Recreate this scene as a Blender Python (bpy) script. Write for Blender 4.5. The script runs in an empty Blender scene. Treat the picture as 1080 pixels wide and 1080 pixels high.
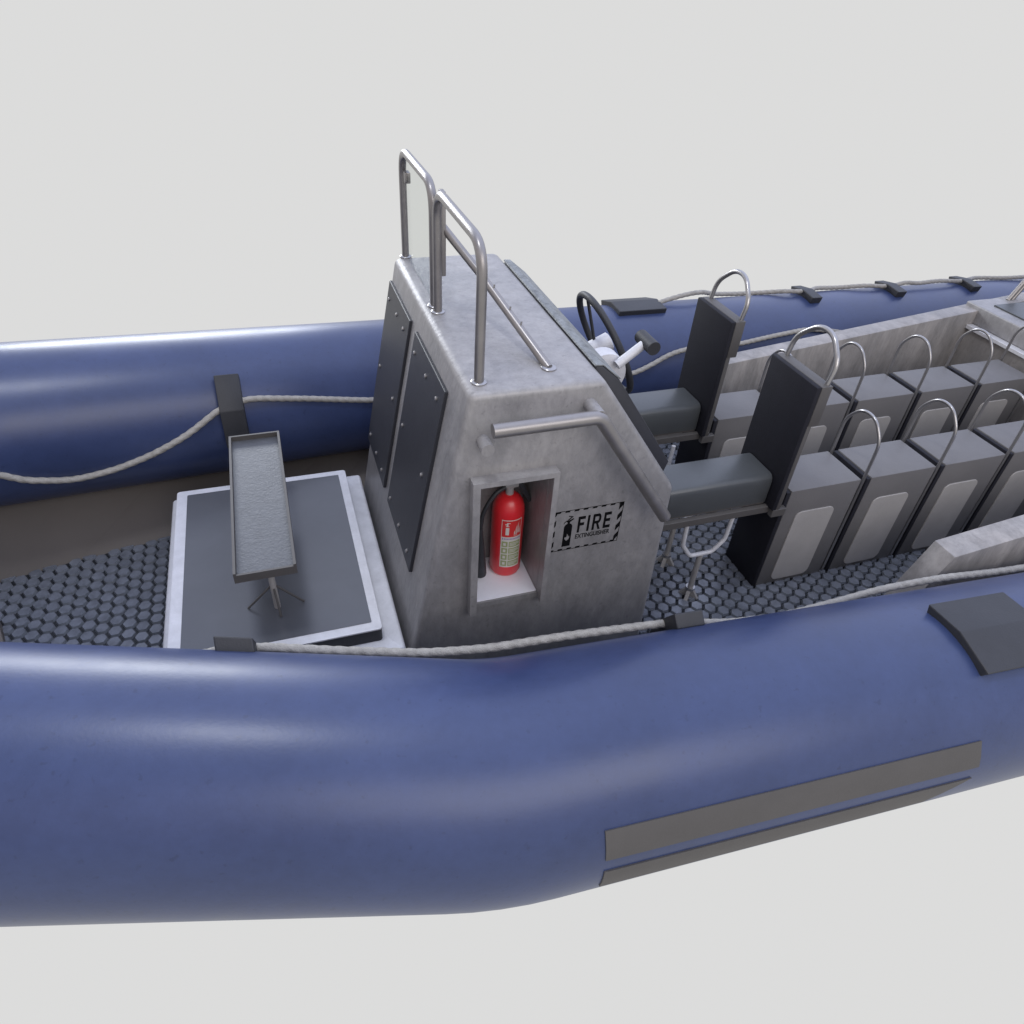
import bpy, bmesh, math, random
from mathutils import Vector, Matrix
random.seed(7)
S = bpy.context.scene
COL = S.collection
PI = math.pi

# ------------------------------------------------------------------ camera
cam_d = bpy.data.cameras.new('camera'); cam = bpy.data.objects.new('camera', cam_d); COL.objects.link(cam)
cam_d.sensor_width = 36; cam_d.sensor_fit = 'HORIZONTAL'
cam_d.angle = 2*math.atan(540/734.0)
cam_d.clip_start = 0.05; cam_d.clip_end = 500
YAW, PITCH, ROLL = map(math.radians, (20.84563724, 38.93552461, 4.22901117))
_f = Vector((math.sin(YAW)*math.cos(PITCH), math.cos(YAW)*math.cos(PITCH), -math.sin(PITCH)))
_r = Vector((math.cos(YAW), -math.sin(YAW), 0)); _u = _r.cross(_f)
R_ = math.cos(ROLL)*_r + math.sin(ROLL)*_u; U_ = -math.sin(ROLL)*_r + math.cos(ROLL)*_u
m = Matrix((R_, U_, -_f)).transposed().to_4x4(); m.translation = Vector((0, -2.94, 3.0))
cam.matrix_world = m
S.camera = cam

# ------------------------------------------------------------------ world: pale studio surround, bright above and behind, dim towards bow and viewer
W = bpy.data.worlds.new('World'); S.world = W; W.use_nodes = True
nt = W.node_tree; nt.nodes.clear()
def wn(t, **k):
    n = nt.nodes.new(t)
    for a, b in k.items(): setattr(n, a, b)
    return n
tc = wn('ShaderNodeTexCoord'); sp = wn('ShaderNodeSeparateXYZ'); nt.links.new(tc.outputs['Generated'], sp.inputs[0])
def wm(op, a, b):
    n = wn('ShaderNodeMath', operation=op)
    for i, v in enumerate((a, b)):
        if isinstance(v, (int, float)): n.inputs[i].default_value = v
        else: nt.links.new(v, n.inputs[i])
    return n.outputs[0]
t = wm('ADD', wm('ADD', wm('MULTIPLY', sp.outputs['Y'], 0.20), wm('MULTIPLY', sp.outputs['X'], 0.28)), wm('ADD', wm('MULTIPLY', sp.outputs['Z'], 0.45), 0.30))
rp = wn('ShaderNodeValToRGB'); nt.links.new(t, rp.inputs[0])
rp.color_ramp.elements[0].position = 0.0; rp.color_ramp.elements[0].color = (.20, .20, .27, 1)
rp.color_ramp.elements[1].position = .85; rp.color_ramp.elements[1].color = (1.20, 1.33, 1.78, 1)
e = rp.color_ramp.elements.new(0.13); e.color = (.72, .66, .63, 1)
e = rp.color_ramp.elements.new(0.34); e.color = (.76, .73, .77, 1)
e = rp.color_ramp.elements.new(0.58); e.color = (.68, .74, .93, 1)
up = wn('ShaderNodeMapRange'); nt.links.new(sp.outputs['Z'], up.inputs[0])
up.inputs[1].default_value = 0.05; up.inputs[2].default_value = 0.16
mx = wn('ShaderNodeMix', data_type='RGBA'); nt.links.new(up.outputs[0], mx.inputs[0])
mx.inputs[6].default_value = (.715, .715, .712, 1); nt.links.new(rp.outputs[0], mx.inputs[7])
bg = wn('ShaderNodeBackground'); nt.links.new(mx.outputs[2], bg.inputs[0]); bg.inputs[1].default_value = 1.0
wo = wn('ShaderNodeOutputWorld'); nt.links.new(bg.outputs[0], wo.inputs[0])

# ------------------------------------------------------------------ lamps: two studio softboxes (their streaks show on the tube), plus an added fill
def softbox(name, loc, target, sx, sy, power, color):
    d = bpy.data.lights.new(name, 'AREA'); d.shape = 'RECTANGLE'; d.size = sx; d.size_y = sy; d.energy = power; d.color = color
    o = bpy.data.objects.new(name, d); COL.objects.link(o); o.location = loc
    o.rotation_euler = (Vector(target)-Vector(loc)).to_track_quat('-Z', 'Y').to_euler()
    return o
softbox('overhead_softbox', (-0.7, -0.5, 9.0), (-0.6, -0.4, 0), 1.2, .5, 160, (.93, .96, 1.0))
softbox('far_side_softbox', (-1.6, 14.0, 5.2), (-0.6, 0, .8), 6.5, 2.6, 1050, (.92, .96, 1.0))
softbox('viewer_side_fill', (2.4, -8.0, 6.2), (1.8, -.2, .3), 7.5, 4.2, 290, (1.0, .96, .93))  # unseen fill lamp, added to brighten the near sides of console and pods
S.view_settings.view_transform = 'Standard'; S.view_settings.look = 'None'
S.view_settings.exposure = 0; S.view_settings.gamma = 1

# ------------------------------------------------------------------ materials
def mat(name, color, rough=.5, metal=0., spec=.5, mottled=0., mscale=3., streak=(1, 1, 1), bump=0., bscale=60., rvar=0., tint=None, coat=0., speck=0., fine=0., fscale=14., fstreak=(1, 1, 1)):
    M = bpy.data.materials.new(name); M.use_nodes = True
    n = M.node_tree.nodes; L = M.node_tree.links; b = n['Principled BSDF']
    b.inputs['Base Color'].default_value = (*color, 1); b.inputs['Roughness'].default_value = rough
    b.inputs['Metallic'].default_value = metal; b.inputs['Specular IOR Level'].default_value = spec
    b.inputs['Coat Weight'].default_value = coat; b.inputs['Coat Roughness'].default_value = .25
    tcn = n.new('ShaderNodeTexCoord'); mp = n.new('ShaderNodeMapping'); L.new(tcn.outputs['Object'], mp.inputs[0])
    mp.inputs['Scale'].default_value = streak
    if mottled or rvar:
        a = n.new('ShaderNodeTexNoise'); a.inputs['Scale'].default_value = mscale; a.inputs['Detail'].default_value = 9; a.inputs['Roughness'].default_value = .66
        a.inputs['Distortion'].default_value = .25
        L.new(mp.outputs[0], a.inputs['Vector'])
        if mottled:
            r = n.new('ShaderNodeMapRange'); L.new(a.outputs['Fac'], r.inputs[0]); r.inputs[1].default_value = .3; r.inputs[2].default_value = .72
            x = n.new('ShaderNodeMix'); x.data_type = 'RGBA'; L.new(r.outputs[0], x.inputs[0])
            lo = [c*(1-mottled) for c in color]; hi = [min(1, c*(1+mottled)) for c in color]
            if tint: hi = [h*tt for h, tt in zip(hi, tint)]
            x.inputs[6].default_value = (*lo, 1); x.inputs[7].default_value = (*hi, 1)
            out = x.outputs[2]
            if fine:    # finer scuffs and cloudy handling marks
                m2 = n.new('ShaderNodeMapping'); L.new(tcn.outputs['Object'], m2.inputs[0]); m2.inputs['Scale'].default_value = fstreak
                q = n.new('ShaderNodeTexNoise'); q.inputs['Scale'].default_value = fscale; q.inputs['Detail'].default_value = 8; q.inputs['Roughness'].default_value = .75; q.inputs['Distortion'].default_value = .15
                L.new(m2.outputs[0], q.inputs['Vector'])
                qr = n.new('ShaderNodeMapRange'); L.new(q.outputs['Fac'], qr.inputs[0]); qr.inputs[1].default_value = .36; qr.inputs[2].default_value = .64
                qr.inputs[3].default_value = 1-fine; qr.inputs[4].default_value = 1+fine
                vm = n.new('ShaderNodeVectorMath'); vm.operation = 'SCALE'; L.new(out, vm.inputs[0]); L.new(qr.outputs[0], vm.inputs['Scale'])
                out = vm.outputs[0]
            if speck:
                s = n.new('ShaderNodeTexNoise'); s.inputs['Scale'].default_value = 38; s.inputs['Detail'].default_value = 4
                L.new(tcn.outputs['Object'], s.inputs['Vector'])
                sr = n.new('ShaderNodeMapRange'); L.new(s.outputs['Fac'], sr.inputs[0]); sr.inputs[1].default_value = .64; sr.inputs[2].default_value = .72; sr.inputs[4].default_value = speck
                y = n.new('ShaderNodeMix'); y.data_type = 'RGBA'; L.new(sr.outputs[0], y.inputs[0]); L.new(out, y.inputs[6]); y.inputs[7].default_value = (*[c*.35 for c in color], 1)
                out = y.outputs[2]
            L.new(out, b.inputs['Base Color'])
        if rvar:
            r2 = n.new('ShaderNodeMapRange'); L.new(a.outputs['Fac'], r2.inputs[0]); r2.inputs[1].default_value = .3; r2.inputs[2].default_value = .7
            r2.inputs[3].default_value = rough-rvar; r2.inputs[4].default_value = rough+rvar
            L.new(r2.outputs[0], b.inputs['Roughness'])
    if bump:
        c = n.new('ShaderNodeTexNoise'); c.inputs['Scale'].default_value = bscale; c.inputs['Detail'].default_value = 5
        L.new(mp.outputs[0], c.inputs['Vector'])
        bp = n.new('ShaderNodeBump'); bp.inputs['Strength'].default_value = bump; bp.inputs['Distance'].default_value = .01
        L.new(c.outputs['Fac'], bp.inputs['Height']); L.new(bp.outputs[0], b.inputs['Normal'])
    return M
M = dict(
    tube=mat('blue_hypalon', (.034, .051, .128), .35, spec=.5, mottled=.16, mscale=1.6, rvar=.05, bump=.03, bscale=70, speck=.30, fine=.05, fscale=22),
    galv=mat('galvanised_plate', (.285, .28, .286), .46, metal=.25, fine=.13, fscale=18, fstreak=(1, 1, .45), mottled=.17, mscale=3.4, streak=(1, 1, .55), bump=.28, bscale=42, rvar=.1, tint=(1.02, 1, .98), speck=.25),
    galv_wall=mat('weathered_alloy', (.295, .284, .28), .55, metal=.2, mottled=.2, mscale=3.1, streak=(1.6, 1, .5), bump=.25, bscale=35, rvar=.1, tint=(1.03, 1, .97), speck=.2, fine=.2, fscale=7, fstreak=(1.5, 1, .4)),
    white=mat('pale_alloy', (.60, .60, .63), .5, metal=.1, mottled=.10, mscale=5, bump=.15, bscale=60, fine=.07, fscale=12),
    pipe=mat('stainless_pipe', (.27, .255, .25), .36, metal=.7, mottled=.1, mscale=12, rvar=.06),
    chrome=mat('polished_rod', (.36, .35, .35), .28, metal=.8, mottled=.06, mscale=14),
    dark=mat('dark_panel', (.030, .031, .038), .48, mottled=.12, mscale=6, bump=.08, bscale=80),
    rubber=mat('black_rubber', (.026, .027, .032), .55, mottled=.12, mscale=8, bump=.12, bscale=120),
    trim=mat('textured_trim', (.20, .21, .215), .55, metal=.3, mottled=.45, mscale=26, bump=.4, bscale=90),
    niche=mat('lit_recess_floor', (.85, .86, .92), .5, mottled=.04, mscale=9),  # near-white colour stands in for light that doesn't reach the recess floor
    traytop=mat('tray_sheet', (.080, .084, .095), .5, metal=.15, mottled=.10, mscale=9, bump=.2, bscale=80, fine=.12, fscale=24),
    post=mat('dull_steel', (.42, .40, .385), .45, metal=.3, mottled=.1, mscale=12),
    patch=mat('rubbing_patch', (.075, .070, .068), .6, mottled=.08, mscale=5, bump=.05, bscale=90),
    pod=mat('charcoal_moulding', (.136, .131, .132), .55, mottled=.07, mscale=5, bump=.10, bscale=90),
    shaded_front=mat('black_shaded_front', (.014, .014, .020), .7, spec=.25, mottled=.1, mscale=10, bump=.1, bscale=160),  # shade on bow-facing fronts, put into the colour
    podpanel=mat('grey_hatch_plate', (.37, .355, .345), .55, mottled=.08, mscale=6, bump=.08, bscale=90),
    cushion=mat('grey_vinyl', (.068, .074, .080), .38, mottled=.06, mscale=6, bump=.08, bscale=120),
    backside=mat('seat_shell', (.085, .08, .078), .55, mottled=.08, mscale=8),
    liner=mat('brown_grey_liner', (.125, .110, .100), .8, mottled=.05, mscale=3),
    deckbase=mat('deck_base', (.012, .014, .020), .6, mottled=.2, mscale=20),
    tread=mat('deck_tread', (.16, .172, .205), .24, metal=.15, mottled=.28, mscale=14, spec=.5),
    pale_edge=mat('pale_tread_edge', (.24, .26, .30), .3, metal=.2, mottled=.3, mscale=25),  # paler colour on the sides of each hexagon
    rope=mat('braided_rope', (.33, .315, .29), .8, mottled=.22, mscale=30, bump=.5, bscale=150),
    lidpanel=mat('smoked_panel', (.088, .092, .104), .22, mottled=.06, mscale=4),
    red=mat('red_paint', (.70, .022, .03), .33, mottled=.05, mscale=8, coat=.3),
    labelw=mat('label_white', (.62, .60, .56), .5),
    labelr=mat('label_red', (.60, .03, .03), .5),
    labelg=mat('label_green', (.30, .34, .16), .5),
    labelp=mat('label_purple', (.34, .22, .42), .5),
    valve=mat('valve_metal', (.42, .42, .42), .35, metal=.3),
    ink=mat('black_stencil_ink', (.004, .004, .005), .8, spec=.1),
    hull=mat('grey_hull', (.22, .22, .22), .6, mottled=.1, mscale=3),
)
g = bpy.data.materials.new('screen_glass'); g.use_nodes = True; b = g.node_tree.nodes['Principled BSDF']
b.inputs['Base Color'].default_value = (.86, .88, .86, 1); b.inputs['Transmission Weight'].default_value = 1; b.inputs['Roughness'].default_value = .02; b.inputs['IOR'].default_value = 1.02
M['glass'] = g

# ------------------------------------------------------------------ helpers
def link(name, bm, m, parent=None, smooth=40, bevel=0, segs=2):
    bmesh.ops.recalc_face_normals(bm, faces=bm.faces)
    if bevel: bmesh.ops.bevel(bm, geom=[e for e in bm.edges if e.is_manifold and e.calc_face_angle(0) > .35], offset=bevel, segments=segs, profile=.5, affect='EDGES')
    bmesh.ops.recalc_face_normals(bm, faces=bm.faces)
    me = bpy.data.meshes.new(name); bm.to_mesh(me); bm.free()
    if smooth:
        for p in me.polygons: p.use_smooth = True
        me.set_sharp_from_angle(angle=math.radians(smooth))
    me.materials.append(m)
    o = bpy.data.objects.new(name, me); COL.objects.link(o)
    if parent: o.parent = parent; o.matrix_parent_inverse = wmat(parent).inverted()
    return o
def wmat(o):
    mm = Matrix.Translation(o.location) @ o.rotation_euler.to_matrix().to_4x4()
    if o.parent: mm = wmat(o.parent) @ o.matrix_parent_inverse @ mm
    return mm
def thing(name, label, cat, loc=(0, 0, 0), group=None):
    o = bpy.data.objects.new(name, None); COL.objects.link(o); o.location = loc; o.empty_display_size = .1
    o['label'] = label; o['category'] = cat
    if group: o['group'] = group
    return o
def node(name, parent):
    o = bpy.data.objects.new(name, None); COL.objects.link(o); o.parent = parent
    o.matrix_parent_inverse = wmat(parent).inverted(); o.empty_display_size = .1
    return o
def copy_tree(o, parent=None):
    c = o.copy(); COL.objects.link(c)
    if parent: c.parent = parent
    for ch in [x for x in bpy.data.objects if x.parent == o]: copy_tree(ch, c)
    return c
def BM(): return bmesh.new()
def box(bm, x0, x1, y0, y1, z0, z1, mtx=None):
    vs = [bm.verts.new(Vector(p)) for p in ((x0,y0,z0),(x1,y0,z0),(x1,y1,z0),(x0,y1,z0),(x0,y0,z1),(x1,y0,z1),(x1,y1,z1),(x0,y1,z1))]
    for f in ((0,3,2,1),(4,5,6,7),(0,1,5,4),(1,2,6,5),(2,3,7,6),(3,0,4,7)): bm.faces.new([vs[i] for i in f])
    if mtx: bmesh.ops.transform(bm, matrix=mtx, verts=vs)
    return bm
def prism(bm, pts, fn0, fn1):
    a = [bm.verts.new(fn0(p)) for p in pts]; c = [bm.verts.new(fn1(p)) for p in pts]
    bm.faces.new(a); bm.faces.new(c[::-1]); n = len(pts)
    for i in range(n): bm.faces.new((a[i], a[(i+1) % n], c[(i+1) % n], c[i]))
    return bm
def prism_y(bm, pts, y0, y1): return prism(bm, pts, lambda p: Vector((p[0], y0, p[1])), lambda p: Vector((p[0], y1, p[1])))
def prism_z(bm, pts, z0, z1): return prism(bm, pts, lambda p: Vector((p[0], p[1], z0)), lambda p: Vector((p[0], p[1], z1)))
def rrect(x0, x1, y0, y1, r, n=5):
    o = []
    for cx, cy, a in ((x1-r, y1-r, 0), (x0+r, y1-r, 90), (x0+r, y0+r, 180), (x1-r, y0+r, 270)):
        for i in range(n+1):
            t = math.radians(a+90*i/n); o.append((cx+r*math.cos(t), cy+r*math.sin(t)))
    return o
def frames(path, closed=False):
    n = len(path); T = []
    for i in range(n):
        if closed: d = (path[(i+1) % n]-path[i-1])
        elif i == 0: d = path[1]-path[0]
        elif i == n-1: d = path[-1]-path[-2]
        else: d = (path[i+1]-path[i]).normalized()+(path[i]-path[i-1]).normalized()
        T.append(d.normalized())
    up = Vector((0, 0, 1)) if abs(T[0].z) < .9 else Vector((1, 0, 0))
    N = [(up - T[0]*up.dot(T[0])).normalized()]
    for i in range(1, n):
        v = N[-1] - T[i]*N[-1].dot(T[i]); N.append(v.normalized())
    return T, N
def tubemesh(bm, path, r, seg=16, caps=True, closed=False, lobes=0, twist=0., amp=.12):
    path = [Vector(p) for p in path]; T, N = frames(path, closed); rings = []; s = 0
    for i, p in enumerate(path):
        if i: s += (p-path[i-1]).length
        rr = r[i] if isinstance(r, (list, tuple)) else r
        B = T[i].cross(N[i]); ring = []
        k = 1.0
        if 0 < i < len(path)-1 and not closed:
            c = (path[i+1]-path[i]).normalized().dot((path[i]-path[i-1]).normalized()); k = 1/max(.5, math.sqrt((1+c)/2))
        for j in range(seg):
            a = 2*PI*j/seg; q = rr*(1+amp*abs(math.cos(lobes*.5*(a-twist*s)))-amp*.5) if lobes else rr
            d = N[i]*math.cos(a)+B*math.sin(a)
            ring.append(bm.verts.new(p+d*q))
        rings.append(ring)
    m_ = len(rings)
    for i in range(m_ if closed else m_-1):
        a, c = rings[i], rings[(i+1) % m_]
        for j in range(seg): bm.faces.new((a[j], a[(j+1) % seg], c[(j+1) % seg], c[j]))
    if caps and not closed: bm.faces.new(rings[0][::-1]); bm.faces.new(rings[-1])
    return bm
def fillet(pts, r, n=6):
    pts = [Vector(p) for p in pts]; out = [pts[0]]
    for i in range(1, len(pts)-1):
        a, p, c = pts[i-1], pts[i], pts[i+1]; rr = r
        u = (a-p); v = (c-p); rr = min(rr, u.length*.49, v.length*.49); A = p+u.normalized()*rr; C = p+v.normalized()*rr
        for k in range(n+1):
            t = k/n; out.append(A*(1-t)**2+p*2*t*(1-t)+C*t*t)
    out.append(pts[-1]); return out
def lathe(bm, prof, c, seg=24, axis='z'):
    rings = []
    for r, h in prof:
        ring = []
        for j in range(seg):
            a = 2*PI*j/seg; x, y = r*math.cos(a), r*math.sin(a)
            ring.append(bm.verts.new(Vector(c)+(Vector((x, y, h)) if axis == 'z' else Vector((x, h, y)) if axis == 'y' else Vector((h, x, y)))))
        rings.append(ring)
    for a, b_ in zip(rings, rings[1:]):
        for j in range(seg): bm.faces.new((a[j], a[(j+1) % seg], b_[(j+1) % seg], b_[j]))
    bm.faces.new(rings[0][::-1]); bm.faces.new(rings[-1]); return bm
def boolean_cut(o, bm):
    cut = link('cutter', bm, M['dark'], smooth=0)
    md = o.modifiers.new('cut', 'BOOLEAN'); md.operation = 'DIFFERENCE'; md.object = cut; md.solver = 'EXACT'
    dg = bpy.context.evaluated_depsgraph_get(); me = bpy.data.meshes.new_from_object(o.evaluated_get(dg))
    o.modifiers.clear(); o.data = me; bpy.data.objects.remove(cut)
    me.set_sharp_from_angle(angle=math.radians(40))

# ------------------------------------------------------------------ the boat: tube axis, both sides mirror each other
AX = [(-2.0, 1.015, .798), (.5, 1.585, .498), (5, 1.788, .35), (8.6, 1.95, .232)]
TR = .45
def axis(x, sg):
    for a, c in zip(AX, AX[1:]):
        if x <= c[0] or c is AX[-1]:
            k = (x-a[0])/(c[0]-a[0]); return Vector([a[i]+(c[i]-a[i])*k for i in range(3)])*1 if sg > 0 else Vector((a[0]+(c[0]-a[0])*k, -(a[1]+(c[1]-a[1])*k), a[2]+(c[2]-a[2])*k))
def on_tube(x, ang, sg, off=0.):
    """point on the tube: ang 0 = towards the middle of the boat, 90 = top, 180 = outboard"""
    a = math.radians(ang); c = axis(x, sg)
    return c + Vector((0, -sg*math.cos(a), math.sin(a)))*(TR+off)
boat = thing('inflatable_boat', 'long rigid inflatable boat with a fat blue tube around its deck and dark hexagon floor', 'boat')
bow = [(-2.6, .845, .865), (-3.3, .62, .95), (-3.9, .33, 1.02), (-4.15, 0, 1.05)]
side = [(x, y, z) for x, y, z in AX[::-1]] + bow[:-1]
path = [Vector((x, -y, z)) for x, y, z in side] + [Vector(bow[-1])] + [Vector((x, y, z)) for x, y, z in side[::-1]]
fine = []
for i, (a, c) in enumerate(zip(path, path[1:])):
    n = max(1, int((c-a).length/.5))
    for k in range(n): fine.append(a.lerp(c, k/n))
fine.append(path[-1])
# soften the two bends a little so that they read as shaped fabric joints
def soften(P, it):
    for _ in range(it):
        P = [P[0]]+[(P[i-1]+P[i]*2+P[i+1])/4 for i in range(1, len(P)-1)]+[P[-1]]
    return P
fine = fillet(path, .16, 4)
tube = link('tube', tubemesh(BM(), fine, TR, 96), M['tube'], boat, smooth=60)
# end cones at the stern
for sg in (-1, 1):
    c = axis(8.6, sg); d = (c-axis(8.0, sg)).normalized()
    link('tube_end_cone', tubemesh(BM(), [c, c+d*.3, c+d*.62], [TR*.995, TR*.8, TR*.3], 48), M['rubber'], boat)

# floor
def deck_y(x):
    P = [(-4.2, .05), (-3.6, .30), (-1.75, .655), (-1.37, .743), (-.88, .821), (.5, 1.05), (1.2, 1.12), (8.4, 1.2)]
    for a, c in zip(P, P[1:]):
        if x <= c[0]: return a[1]+(c[1]-a[1])*(x-a[0])/(c[0]-a[0])
    return P[-1][1]
XS = [-4.1, -3.6, -3.0, -2.4, -1.75, -1.37, -.88, -.3, .2, .5, 1.2, 3, 5, 8.4]
bm = BM(); A = [bm.verts.new((x, -deck_y(x), -.012)) for x in XS]; B = [bm.verts.new((x, deck_y(x), -.012)) for x in XS]
for i in range(len(XS)-1): bm.faces.new((A[i], A[i+1], B[i+1], B[i]))
r_ = bmesh.ops.extrude_face_region(bm, geom=bm.faces[:]); bmesh.ops.translate(bm, vec=(0, 0, -.04), verts=[v for v in r_['geom'] if isinstance(v, bmesh.types.BMVert)])
link('deck_floor', bm, M['deckbase'], boat, smooth=0)
# raised hexagon tread pattern
bm = BM(); a = .079; rh = a/math.sqrt(3)*.83; i0 = int(-2.6/(a*.866))
for i in range(i0, int(5.5/(a*.866))):
    x = i*a*.866
    ym = deck_y(x)+.012
    for j in range(-18, 19):
        y = (j+(.5 if i % 2 else 0))*a
        if abs(y) > ym: continue
        if -.72 < x < 1.62 and abs(y) < .62: continue
        if x > 2.62 and .27 < abs(y) < .5: continue
        lo = [bm.verts.new((x+rh*math.cos(k*PI/3), y+rh*math.sin(k*PI/3), -.010)) for k in range(6)]
        hi = [bm.verts.new((x+rh*.90*math.cos(k*PI/3), y+rh*.90*math.sin(k*PI/3), .008)) for k in range(6)]
        for v_ in lo+hi:    # the tread is trimmed along the liner
            lim = deck_y(v_.co.x)-.003
            v_.co.y = max(-lim, min(lim, v_.co.y))
        for k in range(6): bm.faces.new((lo[k], lo[(k+1) % 6], hi[(k+1) % 6], hi[k]))
        bm.faces.new(hi)
for f in bm.faces: f.material_index = 0 if len(f.verts) == 6 else 1
o_ = link('deck_tread', bm, M['tread'], boat, smooth=0); o_.data.materials.append(M['pale_edge'])
# sloping liner between floor and tube
for sg in (-1, 1):
    bm = BM(); rows = []
    for x in XS:
        p0 = Vector((x, sg*deck_y(x), -.02)); p0b = Vector((x, sg*(deck_y(x)+.001), -.01))
        xa = max(x, -3.2)
        c = axis(xa, sg); q = c+Vector((x-xa, -sg*TR*.25, -TR*.90)) if x > -3.2 else Vector((x, sg*(deck_y(x)+.25), .62))
        rows.append([bm.verts.new(p0), bm.verts.new(q), bm.verts.new(q+Vector((0, sg*.02, -.03))), bm.verts.new(p0+Vector((0, sg*.02, -.05)))])
    for a_, c_ in zip(rows, rows[1:]):
        for k in range(4): bm.faces.new((a_[k], c_[k], c_[(k+1) % 4], a_[(k+1) % 4]))
    bm.faces.new(rows[0]); bm.faces.new(rows[-1][::-1])
    link('deck_liner', bm, M['liner'], boat, smooth=0)
# V hull below
bm = BM(); rows = []
for x in XS:
    y = deck_y(x)+.05; kz = -.62 if x > -1 else -.62+.95*((-1-x)/3.1)**1.6
    rows.append([bm.verts.new((x, -y, -.06)), bm.verts.new((x, -y*.8, -.06+(kz+.06)*.35)), bm.verts.new((x, 0, kz)), bm.verts.new((x, y*.8, -.06+(kz+.06)*.35)), bm.verts.new((x, y, -.06))])
for a_, c_ in zip(rows, rows[1:]):
    for k in range(4): bm.faces.new((a_[k], a_[k+1], c_[k+1], c_[k]))
    bm.faces.new((a_[4], a_[0], c_[0], c_[4]))
bm.faces.new(rows[0]); bm.faces.new(rows[-1][::-1])
link('hull', bm, M['hull'], boat, smooth=0)
# dark raised step at the bow end of the floor
bm = BM(); prism_z(bm, [(-2.5, -.52), (-1.585, .03), (-1.675, .30), (-2.5, .44)], -.005, .06); link('bow_step', bm, M['liner'], boat, smooth=0, bevel=.006)

def tube_sheet(bm, x0, x1, angs, sg, off0, off1, nx=2, skew=None):
    """a curved slab lying on the tube"""
    lo = []; hi = []
    for i in range(nx+1):
        row0, row1 = [], []
        for k, an in enumerate(angs):
            s0, s1 = (x0, x1) if skew is None else (x0+skew[k][0], x1+skew[k][1])
            x = s0+(s1-s0)*i/nx
            row0.append(bm.verts.new(on_tube(x, an, sg, off0))); row1.append(bm.verts.new(on_tube(x, an, sg, off1)))
        lo.append(row0); hi.append(row1)
    m_ = len(angs)
    for i in range(nx):
        for k in range(m_-1):
            bm.faces.new((hi[i][k], hi[i+1][k], hi[i+1][k+1], hi[i][k+1])); bm.faces.new((lo[i][k], lo[i][k+1], lo[i+1][k+1], lo[i+1][k]))
        bm.faces.new((lo[i][0], lo[i+1][0], hi[i+1][0], hi[i][0])); bm.faces.new((lo[i+1][-1], lo[i][-1], hi[i][-1], hi[i+1][-1]))
    for k in range(m_-1):
        bm.faces.new((lo[0][k], hi[0][k], hi[0][k+1], lo[0][k+1])); bm.faces.new((lo[-1][k+1], hi[-1][k+1], hi[-1][k], lo[-1][k]))
    return bm
for sg in (-1, 1):
    # rope holders on the inner side (long flat straps) and top pads
    for x0 in (-.405, 1.41):
        bm = tube_sheet(BM(), x0, x0+.135, [-4, 22, 46], sg, .0, .068, 1); link('rope_holder', bm, M['rubber'], boat, smooth=20, bevel=.006)
    bm = tube_sheet(BM(), 2.47, 2.885, [77, 97, 119], sg, -.02, .042, 1); link('tube_pad', bm, M['rubber'], boat, smooth=20, bevel=.006)
    for x0 in (4.30, 5.26, 6.20):
        bm = tube_sheet(BM(), x0, x0+.105, [75, 92, 110], sg, .0, .058, 1); link('rope_holder', bm, M['rubber'], boat, smooth=20, bevel=.006)
    # two long flat rubbing stripes outboard
    bm = tube_sheet(BM(), .78, 2.40, [150.5, 155, 160, 166.5], sg, -.004, .006, 14, [(0, 0), (0, 0), (0, .005), (0, .01)]); link('rubbing_stripe', bm, M['patch'], boat, smooth=30)
    bm = tube_sheet(BM(), .78, 2.40, [174.5, 179, 184, 190], sg, -.004, .006, 14, [(0, 0), (0, -.06), (0, -.12), (0, -.18)]); link('rubbing_stripe', bm, M['patch'], boat, smooth=30)
# inner side walls aft
for sg in (-1, 1):
    prof = [(3.02, .36), (3.155, .672), (5.47, .912), (8.3, 1.2), (8.3, .0), (2.865, .0)]
    bm = BM()
    prism(bm, prof, lambda p: Vector((p[0], sg*1.03, p[1])), lambda p: Vector((p[0], sg*1.17, p[1])))
    link('side_wall', bm, M['galv_wall'], boat, smooth=30, bevel=.006)

# ------------------------------------------------------------------ ropes
def rope(name, label, pts, sg, r=.0175, group=None):
    """pts: (x, angle, stand-off)"""
    P = [Vector(on_tube(x, an, sg, off)) for x, an, off in pts]
    P = fillet(P, .09, 4); Q = []
    for a_, c_ in zip(P, P[1:]):
        n = max(1, int((c_-a_).length/.013))
        for k in range(n): Q.append(a_.lerp(c_, k/n))
    Q.append(P[-1])
    o = link(name, tubemesh(BM(), Q, r, 12, lobes=3, twist=38, amp=.24), M['rope'], smooth=70)
    o['label'] = label; o['category'] = 'rope'
    if group: o['group'] = group
    return o
rope('grab_rope', 'beige twisted rope sagging in shallow loops along inner face of the far tube',
     [(-2.6, 10, .02), (-2.2, -3, .02), (-1.85, 10, .02), (-1.50, -3.5, .02), (-1.418, -11, .02), (-1.22, -17.8, .02), (-1.0, -13, .02), (-.795, -4, .02), (-.6, 8, .03), (-.39, 25, .035), (-.24, 29, .035), (.1, 24, .02), (.495, 17, .02), (.9, 14, .02), (1.41, 22, .035), (1.55, 22, .035), (1.9, 14, .02),
      (2.465, 16, .02), (2.63, 22.5, .02), (2.80, 31, .02), (2.97, 34.5, .03), (3.42, 34, .03), (3.75, 38.5, .03), (4.14, 43, .02), (4.44, 38, .02), (4.9, 25, .02)], 1)
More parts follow.
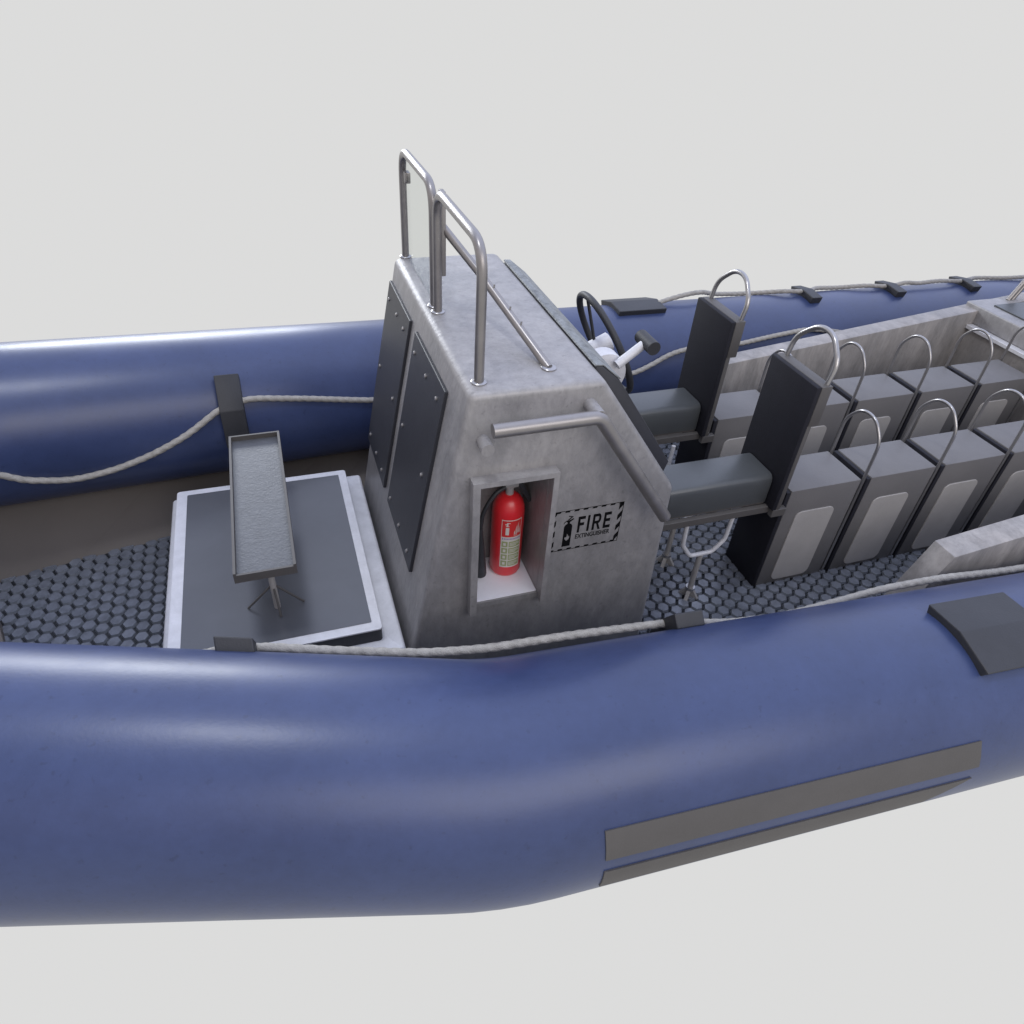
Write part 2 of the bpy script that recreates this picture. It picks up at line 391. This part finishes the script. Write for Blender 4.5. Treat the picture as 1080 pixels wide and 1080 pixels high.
rope('grab_rope', 'beige twisted rope along inner shoulder of the near tube below the extinguisher recess',
     [(-2.4, -8, .02), (-1.9, -5, .02), (-1.3, -14, .02), (-.8, 0, .02), (-.40, 27, .03), (-.26, 34, .035), (0.0, 31, .035), (.35, 30, .04), (.6, 33, .045), (.95, 34, .045), (1.41, 32, .035), (1.55, 26, .03), (1.8, 17, .02), (2.1, 14, .02), (2.4, 20, .03), (2.65, 25, .045), (3.0, 26, .05), (3.4, 24, .04), (3.9, 30, .03)], -1, .0175)
for sg, lab in ((1, 'beige rope looping over outer top of the far tube aft of the wheel'), (-1, 'beige rope end showing beside the black pad on the near tube')):
    rope('grab_rope', lab, [(2.87, 92, .02), (2.95, 94, .035), (3.15, 95, .07), (3.30, 97, .075), (3.5, 112, .03), (3.8, 118, .02), (4.0, 108, .02), (4.15, 96, .04), (4.30, 93, .035), (4.42, 95, .035), (4.55, 108, .03), (4.8, 108, .02), (5.05, 98, .04), (5.26, 94, .03), (5.38, 94, .035), (5.48, 93, .06), (5.62, 92, .045), (5.9, 93, .055), (6.2, 93, .035), (6.32, 97, .035), (6.55, 110, .03), (6.9, 100, .02), (7.2, 93, .04), (7.6, 96, .03)], sg)

# ------------------------------------------------------------------ console
con = thing('steering_console', 'tall galvanised helm console with black front panels and a recess for the extinguisher', 'console', (1.0, 0, 0))
HW = .745
prof = [(.316, 0), (.635, 1.70), (1.19, 1.70), (1.638, 1.087), (1.662, 0)]
body = link('console_body', prism_y(BM(), prof, -HW, HW), M['galv'], con, smooth=50, bevel=.029, segs=5)
boolean_cut(body, box(BM(), .675, .992, -.9, -.46, .578, 1.295))
# frame around the recess: top, left and right members standing proud of the plate
bm = BM(); y0, y1 = -.800, -.742
box(bm, .642, 1.018, y0, y1, 1.297, 1.322)
box(bm, .642, .674, y0, y1, .548, 1.2968); box(bm, .993, 1.018, y0, y1, .548, 1.2968)
box(bm, .6743, .9927, y0+.045, y1, .548, .5765)
link('recess_frame', bm, M['galv'], con, smooth=30)
bm = BM(); box(bm, .677, .990, -.745, -.462, .5785, .583); link('recess_floor', bm, M['niche'], con, smooth=0)
# black bolted access panels on the leaning front
FD = Vector((.252, 0, 1.327)).normalized(); FN = Vector((-1.327, 0, .252)).normalized()
F0 = Vector((.3135, 0, 0))
def fp(y, z, off): return F0+FD*(z/FD.z)+FN*off+Vector((0, y, 0))
for ya, yb in ((.195, .722), (-.505, .078)):
    bm = BM(); prism(bm, [(ya, .615), (yb, .615), (yb, 1.585), (ya, 1.585)], lambda p: fp(p[0], p[1], -.002), lambda p: fp(p[0], p[1], .016))
    pan = link('access_panel', bm, M['dark'], con, smooth=0, bevel=.003, segs=1)
    for z in (.675, 1.12, 1.505):
        for y in (ya+.09, (ya+yb)/2, yb-.06):
            if z == 1.12 and abs(y-(ya+yb)/2) < .02: continue
            bm = BM(); c = fp(y, z, .016); q = Vector((0, 0, 1)).rotation_difference(FN).to_matrix().to_4x4(); q.translation = c
            lathe(bm, [(.011, -.001), (.011, .004), (.006, .008)], (0, 0, 0), 10); bmesh.ops.transform(bm, matrix=q, verts=bm.verts)
            link('bolt', bm, M['chrome'], pan)
# dash slab on the sloping rear face
bm = BM(); prism_y(bm, [(1.20, 1.66), (1.206, 1.694), (1.235, 1.693), (1.322, 1.622), (1.660, 1.150), (1.640, 1.08), (1.60, 1.12)], -.62, .62)
link('dash_panel', bm, M['dark'], con, smooth=30, bevel=.004)
bm = BM(); prism_y(bm, [(1.200, 1.696), (1.204, 1.7015), (1.236, 1.6995), (1.327, 1.627), (1.324, 1.6225), (1.237, 1.6945)], -.618, .618)
link('dash_trim', bm, M['trim'], con, smooth=30)
# grab rail on the near side
bm = BM(); tubemesh(bm, fillet([(.696, -.85, 1.60), (1.133, -.85, 1.603), (1.545, -.85, 1.015)], .03, 4), .029, 18); link('grab_rail', bm, M['pipe'], con)
for x, z, l in ((.690, 1.495, -.822), (1.133, 1.603, -.85)):
    link('rail_standoff', tubemesh(BM(), [(x, -.74, z), (x, l, z)], .027, 18), M['galv'], con)
# hand rail arches on top
ztop = 2.24
def collar(x, y, z=1.70):
    link('rail_foot', lathe(BM(), [(.032, -.002), (.032, .005), (.027, .009), (.018, .009)], (x, y, z), 20), M['chrome'], con)
for ya, yb in ((-.655, .015), (.085, .765)):
    ya_, yb_ = ya, min(yb, .74)
    bm = BM(); tubemesh(bm, fillet([(.695, ya_, 1.70), (.695, ya_, ztop-.02), (.695, ya_+.001, ztop-.02), (.695, yb_, ztop-.02), (.695, yb_, 1.70)][:2]+[(.695, yb_, ztop-.02), (.695, yb_, 1.70)], .12, 8), .0195, 18)
    link('rail_arch', bm, M['pipe'], con); collar(.695, ya_); collar(.695, yb_)
bm = BM(); tubemesh(bm, [(1.003, -.60, 1.70), (.85, -.095, 1.914), (.705, .07, 2.09)], .018, 16); link('rail_brace', bm, M['pipe'], con); collar(1.003, -.60)
for k in (.3, .42, .6):
    p = Vector((1.003, -.60, 1.70)).lerp(Vector((.85, -.095, 1.914)), k*1.3)
    link('brace_stud', tubemesh(BM(), [p+Vector((0, 0, .015)), p+Vector((.004, 0, .034))], .004, 8), M['chrome'], con)
bm = BM(); box(bm, .715, .735, .02, .07, 1.86, ztop-.03); link('screen_edge', bm, M['pipe'], con, bevel=.003)
bm = BM(); box(bm, .700, .706, .12, .71, 1.703, ztop-.05); link('wind_screen', bm, M['glass'], con, smooth=0)
bm = BM(); box(bm, .69, .72, .66, .713, 2.08, 2.13); link('screen_clip', bm, M['pipe'], con, bevel=.004)
# steering wheel in front of the far seat
wc = Vector((1.755, .385, 1.273)); th = .432; wr = .300
wn_ = Vector((math.cos(th), 0, math.sin(th))); wv = Vector((-math.sin(th), 0, math.cos(th))); wu = Vector((0, 1, 0))
whl = node('steering_wheel', con)
link('wheel_rim', tubemesh(BM(), [wc+(wu*math.cos(k*PI/32)+wv*math.sin(k*PI/32))*wr for k in range(64)], .0195, 14, closed=True), M['rubber'], whl)
for a_ in (80, 200, 320):
    a_ = math.radians(a_); d = wu*math.cos(a_)+wv*math.sin(a_)
    link('wheel_spoke', tubemesh(BM(), [wc-wn_*.05+d*.04, wc+d*(wr-.01)], .0095, 10), M['chrome'] if a_ > 2 else M['rubber'], whl)
link('wheel_hub', tubemesh(BM(), [wc-wn_*.34, wc-wn_*.15, wc-wn_*.148, wc+wn_*.03, wc+wn_*.036], [.04, .04, .054, .054, .045], 24), M['white'], whl)
# throttle box, arm and grip
thr = node('throttle', con)
bm = BM(); lathe(bm, [(.09, -.05), (.118, -.042), (.118, .042), (.09, .05)], (1.56, .0, 1.315), 28, 'y'); link('throttle_box', bm, M['white'], thr, smooth=30)
A0 = Vector((1.60, -.075, 1.385)); A1 = Vector((1.745, -.055, 1.475))
link('throttle_arm', tubemesh(BM(), [A0, A1], .024, 16), M['white'], thr)
link('throttle_grip', tubemesh(BM(), [A1+Vector((.02, .075, .01)), A1+Vector((.02, -.075, .01))], [.036, .036], 20), M['rubber'], thr)

# stencilled sign on the side plate: local u right, v up, on the near face
SX0, SX1, SZ0, SZ1 = 1.030, 1.384, .818, 1.057; SY = -HW-.0016
dec = node('fire_extinguisher_sign', con)
def sflat(polys, name):
    bm = BM()
    for P in polys:
        if isinstance(P, tuple): vs = P
        f = bm.faces.new([bm.verts.new((p[0], SY, p[1])) for p in P])
    r0 = bmesh.ops.extrude_face_region(bm, geom=bm.faces[:]); bmesh.ops.translate(bm, vec=(0, .003, 0), verts=[v for v in r0['geom'] if isinstance(v, bmesh.types.BMVert)])
    return link(name, bm, M['ink'], dec, smooth=0)
SWd, SHt = SX1-SX0, SZ1-SZ0
def s(u, v): return (SX0+u*SWd, SZ0+v*SHt)
P = []
lw = .006
for (a0, a1, b0, b1) in ((0, 1, 0, lw*1.4), (0, 1, 1-lw*1.4, 1), (0, lw, 0, 1), (1-lw, 1, 0, 1)): P.append([s(a0, b0), s(a1, b0), s(a1, b1), s(a0, b1)])
for i in range(8):  # slanted dashes along the top and bottom
    u = .01+i*.126
    for v0, v1 in ((0, .045), (.955, 1.0)):
        uu = u+(.0 if v0 == 0 else .045); P.append([s(max(0, min(1, q)), v) for q, v in ((uu-.01, v0+.003), (uu+.052, v0+.003), (uu+.067, v1-.003), (uu+.005, v1-.003))])
for i in range(4):  # broad diagonals down both ends
    for u0, u1 in ((.0, .062), (.938, 1.0)):
        v = .02+i*.265; P.append([s(u0, v), s(u1, v+.12), s(u1, min(1, v+.25)), s(u0, min(1, v+.13))])
sflat(P, 'sign_border')
# extinguisher pictogram, its flame left bare
P = []
bx0, bx1 = .185, .298
P.append([s(bx0, .10), s(bx1, .10), s(bx1, .235), s(bx0, .235)])
fl = [(.241, .245), (.222, .265), (.207, .30), (.213, .345), (.225, .33), (.238, .365), (.235, .43), (.255, .38), (.262, .345), (.272, .37), (.278, .32), (.268, .27)]
P.append([s(bx0, .235), s(.241, .2352), s(.222, .265), s(.207, .30), s(.213, .345), s(.213, .47), s(bx0, .47)])
P.append([s(.241, .2352), s(bx1, .235), s(bx1, .47), s(.274, .47), s(.272, .37), s(.278, .32), s(.268, .27)])
P.append([s(.213, .345), s(.225, .33), s(.238, .365), s(.235, .43), s(.235, .47), s(.213, .47)])
P.append([s(.235, .43), s(.255, .38), s(.262, .345), s(.272, .37), s(.274, .47), s(.235, .47)])
P.append([s(bx0, .47), s(bx1, .47), s(bx1, .60), s(.285, .645), s(.262, .67), s(.221, .67), s(.198, .645), s(bx0, .60)])
P.append([s(.226, .67), s(.257, .67), s(.257, .715), s(.226, .715)])
P.append([s(.215, .715), s(.262, .715), s(.312, .775), s(.300, .79), s(.255, .755), s(.215, .755)])
P.append([s(.225, .765), s(.245, .765), s(.300, .835), s(.235, .865), s(.232, .85), s(.272, .83)])
P.append([s(.215, .755), s(.219, .735), s(.190, .715), s(.176, .675), s(.172, .68), s(.183, .725)])
sflat(P, 'extinguisher_symbol')
# FIRE, condensed capitals
P = []; B0, B1 = .405, .80
def bar(u0, u1, v0, v1): P.append([s(u0, v0), s(u1, v0), s(u1, v1), s(u0, v1)])
w = .030; h = B1-B0
bar(.375, .375+w, B0, B1); bar(.4051, .475, B1-.07, B1); bar(.4051, .462, B0+.17, B0+.24)
bar(.510, .510+w, B0, B1)
bar(.585, .585+w, B0, B1); bar(.6151, .665, B1-.065, B1); bar(.6151, .665, B0+.155, B0+.22)
def arc(cu, cv, ru, rv, tu, tv, a0, a1, n=8):
    for i in range(n):
        q0, q1 = [math.radians(a0+(a1-a0)*k/n) for k in (i, i+1)]
        P.append([s(cu+ru*math.cos(q0), cv+rv*math.sin(q0)), s(cu+ru*math.cos(q1), cv+rv*math.sin(q1)), s(cu+(ru-tu)*math.cos(q1), cv+(rv-tv)*math.sin(q1)), s(cu+(ru-tu)*math.cos(q0), cv+(rv-tv)*math.sin(q0))])
arc(.6651, (B0+.155+B1)/2, .037, (B1-B0-.155)/2, w, .065, -90, 90)
P.append([s(.640, B0+.154), s(.668, B0+.154), s(.704, B0), s(.672, B0)])
bar(.745, .745+w, B0, B1); bar(.7751, .845, B1-.07, B1); bar(.7751, .835, B0+.165, B0+.235); bar(.7751, .845, B0, B0+.07)
sflat(P, 'sign_word')
def text_mesh(txt, size, sx, width=None):
    cu = bpy.data.curves.new('txt', 'FONT'); cu.body = txt; cu.size = size; cu.extrude = 0; cu.align_x = 'LEFT'; cu.offset = size*.016
    o = bpy.data.objects.new('txt', cu); COL.objects.link(o); dg = bpy.context.evaluated_depsgraph_get()
    me = bpy.data.meshes.new_from_object(o.evaluated_get(dg)); bpy.data.objects.remove(o)
    bm = BM(); bm.from_mesh(me); xs = [v.co.x for v in bm.verts]; k = (width/(max(xs)-min(xs))) if width else sx; x0 = min(xs)
    for v in bm.verts: v.co.x = (v.co.x-x0)*k
    return bm
bm = text_mesh('EXTINGUISHER', .037, 1, .492*SWd)
for v in bm.verts: v.co = Vector((SX0+.362*SWd+v.co.x, SY, SZ0+.255*SHt+v.co.y))
link('sign_small_word', bm, M['ink'], dec, smooth=0)

# ------------------------------------------------------------------ fire extinguisher
ex = thing('fire_extinguisher', 'red fire extinguisher with black hose and pictogram label standing in the console recess', 'fire extinguisher', (.890, -.553, .5832))
EC = Vector((.890, -.553, .5835)); ER = .077
bm = BM(); lathe(bm, [(.058, 0), (.070, .006), (ER, .022), (ER, .378), (.074, .405), (.066, .430), (.053, .450), (.037, .464), (.022, .470)], EC, 48)
link('cylinder', bm, M['red'], ex, smooth=50)
bm = BM(); lathe(bm, [(.019, .466), (.019, .508), (.023, .510), (.023, .514)], EC, 20); link('valve_neck', bm, M['valve'], ex)
bm = BM(); box(bm, EC.x-.04, EC.x+.035, EC.y-.024, EC.y+.024, EC.z+.5145, EC.z+.546); link('valve_head', bm, M['valve'], ex, bevel=.004)
bm = BM(); prism_y(bm, [(EC.x+.022, EC.z+.545), (EC.x+.046, EC.z+.553), (EC.x+.108, EC.z+.420), (EC.x+.088, EC.z+.412)], EC.y-.020, EC.y+.014); link('squeeze_lever', bm, M['rubber'], ex, bevel=.003)
bm = BM(); tubemesh(bm, fillet([EC+Vector((.03, 0, .532)), EC+Vector((.06, 0, .545)), EC+Vector((.09, .0, .560))], .02), .006, 8); link('carry_handle', bm, M['valve'], ex)
H0 = EC+Vector((-.030, -.022, .525))
bm = BM(); tubemesh(bm, fillet([H0, H0+Vector((-.045, -.012, -.012)), H0+Vector((-.085, -.018, -.065)), H0+Vector((-.112, -.02, -.13)), H0+Vector((-.118, -.02, -.22))], .05, 6), .0105, 14); link('hose', bm, M['rubber'], ex)
e0 = H0+Vector((-.118, -.02, -.20))
bm = BM(); tubemesh(bm, [e0, e0+Vector((0, 0, -.03)), e0+Vector((.004, 0, -.12)), e0+Vector((.008, 0, -.29)), e0+Vector((.008, 0, -.30))], [.012, .014, .020, .031, .029], 20); link('discharge_horn', bm, M['rubber'], ex)
# curved label: u = horizontal across the label 0..1, v = up 0..1
LA0, LA1, LZ0, LZ1 = -130, -54, .072, .368
def cyl(u, v, off):
    a_ = math.radians(LA0+(LA1-LA0)*u); return EC+Vector(((ER+off)*math.cos(a_), (ER+off)*math.sin(a_), LZ0+(LZ1-LZ0)*v))
def cpoly(bm, rects, off):
    for (u0, u1, v0, v1) in rects:
        n = max(1, int((u1-u0)*14)); 
        rows = [(bm.verts.new(cyl(u0+(u1-u0)*i/n, v0, off)), bm.verts.new(cyl(u0+(u1-u0)*i/n, v1, off))) for i in range(n+1)]
        for a_, c_ in zip(rows, rows[1:]): bm.faces.new((a_[0], c_[0], c_[1], a_[1]))
    return bm
lab = link('label', cpoly(BM(), [(0, 1, 0, 1)], .0006), M['labelw'], ex, smooth=60)
link('label_red_field', cpoly(BM(), [(.03, .97, .655, .985)], .0010), M['labelr'], lab, smooth=60)
link('label_text_line', cpoly(BM(), [(.06, .11, .595, .635)]+[(.15+i*.068, .15+i*.068+.048, .60, .63) for i in range(12)], .0010), M['labelp'], lab, smooth=60)
rows = []
for i in range(4):
    v0 = .03+i*.138; rows += [(.05, .33, v0, v0+.115), (.38, .95, v0, v0+.115)]
link('label_green_rows', cpoly(BM(), rows, .0010), M['labelg'], lab, smooth=60)
bm = BM()   # pale icons and lines of print in the rows
for i in range(4):
    v0 = .03+i*.138; cpoly(bm, [(.13, .25, v0+.03, v0+.085), (.42, .86, v0+.078, v0+.090), (.42, .92, v0+.052, v0+.064), (.42, .74, v0+.026, v0+.038)], .0014)
link('label_print', bm, M['labelw'], lab, smooth=0); bm = BM()
cpoly(bm, [(.20, .36, .70, .85), (.20, .36, .872, .885), (.17, .25, .905, .925), (.25, .31, .885, .94), (.24, .40, .935, .95)], .0014)
link('label_symbol', bm, M['labelw'], lab, smooth=0); bm = BM()
def ctri(pts): bm.faces.new([bm.verts.new(cyl(u, v, .0014)) for u, v in pts])
for k, (u, v, h_) in enumerate(((.60, .70, .10), (.68, .70, .20), (.77, .72, .24), (.85, .71, .15))):
    ctri([(u, v), (u+.05, v+.01), (u+.035, v+h_*.6), (u+.055, v+h_), (u-.005, v+h_*.55)])
ctri([(.56, .695), (.66, .675), (.78, .685), (.66, .70)])
link('label_flame', bm, M['labelw'], lab, smooth=0)

# ------------------------------------------------------------------ foredeck locker
lk = thing('deck_locker', 'low pale deck locker with a square smoked lid in front of the console', 'locker', (-.23, 0, 0))
bm = BM(); prism_z(bm, rrect(-.755, .345, -.745, .725, .02), .0, .355); link('locker_base', bm, M['white'], lk, smooth=35, bevel=.02, segs=3)
bm = BM(); prism_z(bm, rrect(-.704, .247, -.665, .665, .018), .356, .4318); link('lid_dark_side', bm, M['rubber'], lk, smooth=30)  # dark band between the base and the lid top
bm = BM(); prism_z(bm, rrect(-.707, .250, -.668, .668, .018), .432, .442); lid = link('locker_lid', bm, M['white'], lk, smooth=30, bevel=.003)
bm = BM(); prism_z(bm, rrect(-.650, .205, -.617, .620, .006), .438, .4445); link('lid_panel', bm, M['lidpanel'], lid, smooth=30)

# ------------------------------------------------------------------ tray on a pedestal
tr = thing('tray_table', 'narrow grey rimmed tray on a thin tripod standing on the smoked locker lid', 'tray table', (-.215, -.43, .4435))
TZ = .86; x0, x1, y0, y1 = -.350, -.088, -.575, .530
bm = BM(); box(bm, x0+.012, x1-.012, y0+.012, y1-.012, TZ-.052, TZ-.028); link('tray_bottom', bm, M['traytop'], tr, smooth=0)
bm = BM()
box(bm, x0, x0+.0118, y0, y1, TZ-.055, TZ); box(bm, x1-.0118, x1, y0, y1, TZ-.055, TZ)
box(bm, x0+.0119, x1-.0119, y0, y0+.0118, TZ-.055, TZ-.012); box(bm, x0+.0119, x1-.0119, y1-.0118, y1, TZ-.055, TZ)
link('tray_rim', bm, M['patch'], tr, smooth=0)
px, py = -.215, -.40
bm = BM(); tubemesh(bm, [(px, py, .444), (px, py, TZ-.053)], .015, 14); link('pedestal', bm, M['post'], tr)
for dx, dy in ((-.135, .02), (.125, .0), (.012, -.075), (.0, .12)):
    bm = BM(); tubemesh(bm, [(px, py, .60), (px+dx, py+dy, .449)], .0055, 10); link('tripod_leg', bm, M['backside'], tr)

# ------------------------------------------------------------------ helm seats
def helm_seat(sg, label):
    t_ = thing('helm_seat', label, 'seat', (2.11, sg*.385, 0), 'two helm seats behind the console')
    c = sg*.385
    def prof(y): return y
    # cushion: rounded along its long top edges
    pts = [(-.128, .675), (-.128, .815), (-.122, .838), (-.108, .852), (-.09, .857), (.09, .857), (.108, .852), (.122, .838), (.128, .815), (.128, .675)]
    bm = BM(); prism(bm, pts, lambda p: Vector((1.80, c+p[0], p[1])), lambda p: Vector((2.432, c+p[0], p[1])))
    link('cushion', bm, M['cushion'], t_, smooth=40, bevel=.005)
    bm = BM()
    for s_ in (-1, 1): box(bm, 1.78, 2.51, c+s_*.137-.016, c+s_*.137+.016, .615, .660)
    box(bm, 1.78, 1.812, c-.1205, c+.1205, .615, .660); box(bm, 2.10, 2.135, c-.1205, c+.1205, .615, .655)
    link('seat_frame', bm, M['backside'], t_, smooth=0, bevel=.003)
    bm = BM(); box(bm, 1.815, 2.43, c-.12, c+.12, .6605, .6745); link('seat_pan', bm, M['backside'], t_, smooth=0)
    bm = BM(); box(bm, 2.440, 2.470, c-.190, c+.190, .655, 1.424); link('back_shaded_front', bm, M['shaded_front'], t_, smooth=30, bevel=.006)  # front of the backrest, its shade painted as near-black
    bm = BM(); box(bm, 2.4702, 2.535, c-.190, c+.190, 1.20, 1.424); box(bm, 2.4702, 2.500, c-.185, c+.185, .655, 1.1998); link('backrest_shell', bm, M['backside'], t_, smooth=30, bevel=.004)
    for s_ in (-1, 1): link('back_bracket', box(BM(), 2.455, 2.545, c+s_*.1675-.0175, c+s_*.1675+.0175, .600, .652), M['backside'], t_, smooth=0, bevel=.004)
    y_ = .165
    bm = BM(); tubemesh(bm, fillet([(2.515, c-y_, 1.42), (2.535, c-y_, 1.53), (2.56, c-.055, 1.632), (2.56, c+.055, 1.632), (2.535, c+y_, 1.53), (2.515, c+y_, 1.42)], .07, 6), .0135, 14); link('grab_handle', bm, M['chrome'], t_)
    for yy in (c-.115, c+.185) if sg < 0 else (c-.185, c+.115):
        st = node('seat_leg', t_)
        bm = BM(); tubemesh(bm, fillet([(1.962, yy, .614), (1.972, yy, .44), (2.038, yy, .345), (2.183, yy, .345), (2.250, yy, .43), (2.256, yy, .614)], .02, 3), .0135, 12); link('leg_yoke', bm, M['white'], st)
        bm = BM(); tubemesh(bm, [(2.112, yy, .07), (2.112, yy, .342)], .017, 14); link('leg_post', bm, M['post'], st)
        bm = BM(); tubemesh(bm, [(2.112, yy, .062), (2.112, yy, .080)], .028, 16); link('leg_collar', bm, M['chrome'], st)
        bm = BM()
        for k in range(4):
            a_ = PI/4+k*PI/2; d = Vector((math.cos(a_), math.sin(a_), 0)); n_ = Vector((-d.y, d.x, 0)); p = Vector((2.112, yy, 0))
            prism(bm, [(.0, .066), (.020, .066), (.062, .002), (.0, .002)], lambda q: p+d*q[0]+Vector((0, 0, q[1]))-n_*.011, lambda q: p+d*q[0]+Vector((0, 0, q[1]))+n_*.011)
        link('leg_foot', bm, M['post'], st, smooth=0)
    return t_
helm_seat(-1, 'nearer black helm seat with tall dark backrest and chrome loop, on the extinguisher side')
helm_seat(1, 'farther black helm seat behind the steering wheel, with tall backrest and chrome loop')

# ------------------------------------------------------------------ passenger pods
PX, PW, PG = 2.540, .510, .5535
def pod():
    t_ = thing('passenger_seat_pod', '', 'seat pod', (0, 0, 0), 'rows of box seat pods behind the helm')
    bm = BM(); prism_y(bm, [(-.002+.03, 0), (.0+.03, .741), (PW, .741), (PW, 0)], -.152, .152); link('pod_body', bm, M['pod'], t_, smooth=30, bevel=.006)
    bm = BM(); box(bm, 0, .0278, -.152, .152, .0, .735); link('pod_shaded_front', bm, M['shaded_front'], t_, smooth=30, bevel=.004)  # added front slab, near-black in place of shade
    for s_ in (-1, 1):
        bm = BM(); R = rrect(.118, .392, .035, .578, .045)
        prism_y(bm, R, s_*.150, s_*.159); link('side_hatch', bm, M['podpanel'], t_, smooth=30, bevel=.002, segs=1)
    return t_
def loop_for(t_):
    bm = BM(); x = PW+.022
    tubemesh(bm, fillet([(x, -.143, .02), (x, -.143, .98), (x, -.055, 1.088), (x, .055, 1.088), (x, .143, .98), (x, .143, .02)], .055, 5), .0095, 12)
    return link('grab_loop', bm, M['chrome'], t_)
p0 = pod(); loop_for(p0)
ords = ['first', 'second', 'third', 'fourth', 'last']
for sg, row in ((-1, 'near'), (1, 'far')):
    for i in range(5):
        o = p0 if (sg == -1 and i == 0) else copy_tree(p0)
        o.location = (PX+i*PG, sg*.388, 0)
        first = ' directly behind the helm seat' if i == 0 else ' beside the stern deck' if i == 4 else ' counted from the helm'
        o['label'] = '%s charcoal box seat of the %s row%s, with chrome loop' % (ords[i], row, first)

# ------------------------------------------------------------------ stern deck
sd = thing('stern_deck', 'raised pale metal stern deck with a dark panel behind the last seats', 'deck', (6.5, 0, 0))
bm = BM(); box(bm, 5.465, 8.35, -1.165, 1.165, .80, .945); link('deck_block', bm, M['galv'], sd, smooth=30, bevel=.012, segs=3)
bm = BM(); box(bm, 5.44, 8.35, -1.028, 1.028, .0, .770); link('deck_front', bm, M['galv_wall'], sd, smooth=0)
bm = BM(); box(bm, 5.405, 8.35, -1.028, 1.028, .7705, .7995); link('deck_ledge', bm, M['white'], sd, smooth=0, bevel=.003)
bm = BM(); box(bm, 5.60, 7.6, -1.02, 1.02, .9445, .957); link('deck_panel', bm, M['cushion'], sd, smooth=0, bevel=.003)
for sg in (-1, 1):
    for dx in (0, .042):
        bm = BM(); tubemesh(bm, [(5.842+dx, sg*1.10, .944), (6.10+dx, sg*1.13, 1.36), (6.55+dx, sg*1.13, 2.1)], .019, 14); link('stern_post', bm, M['pipe'], sd)
bm = BM(); tubemesh(bm, [(6.57, -1.13, 2.09), (6.57, 1.13, 2.09)], .03, 16); link('stern_crossbar', bm, M['pipe'], sd)

# ------------------------------------------------------------------ render settings
S.render.engine = 'CYCLES'
S.render.resolution_x = 1024; S.render.resolution_y = 1024
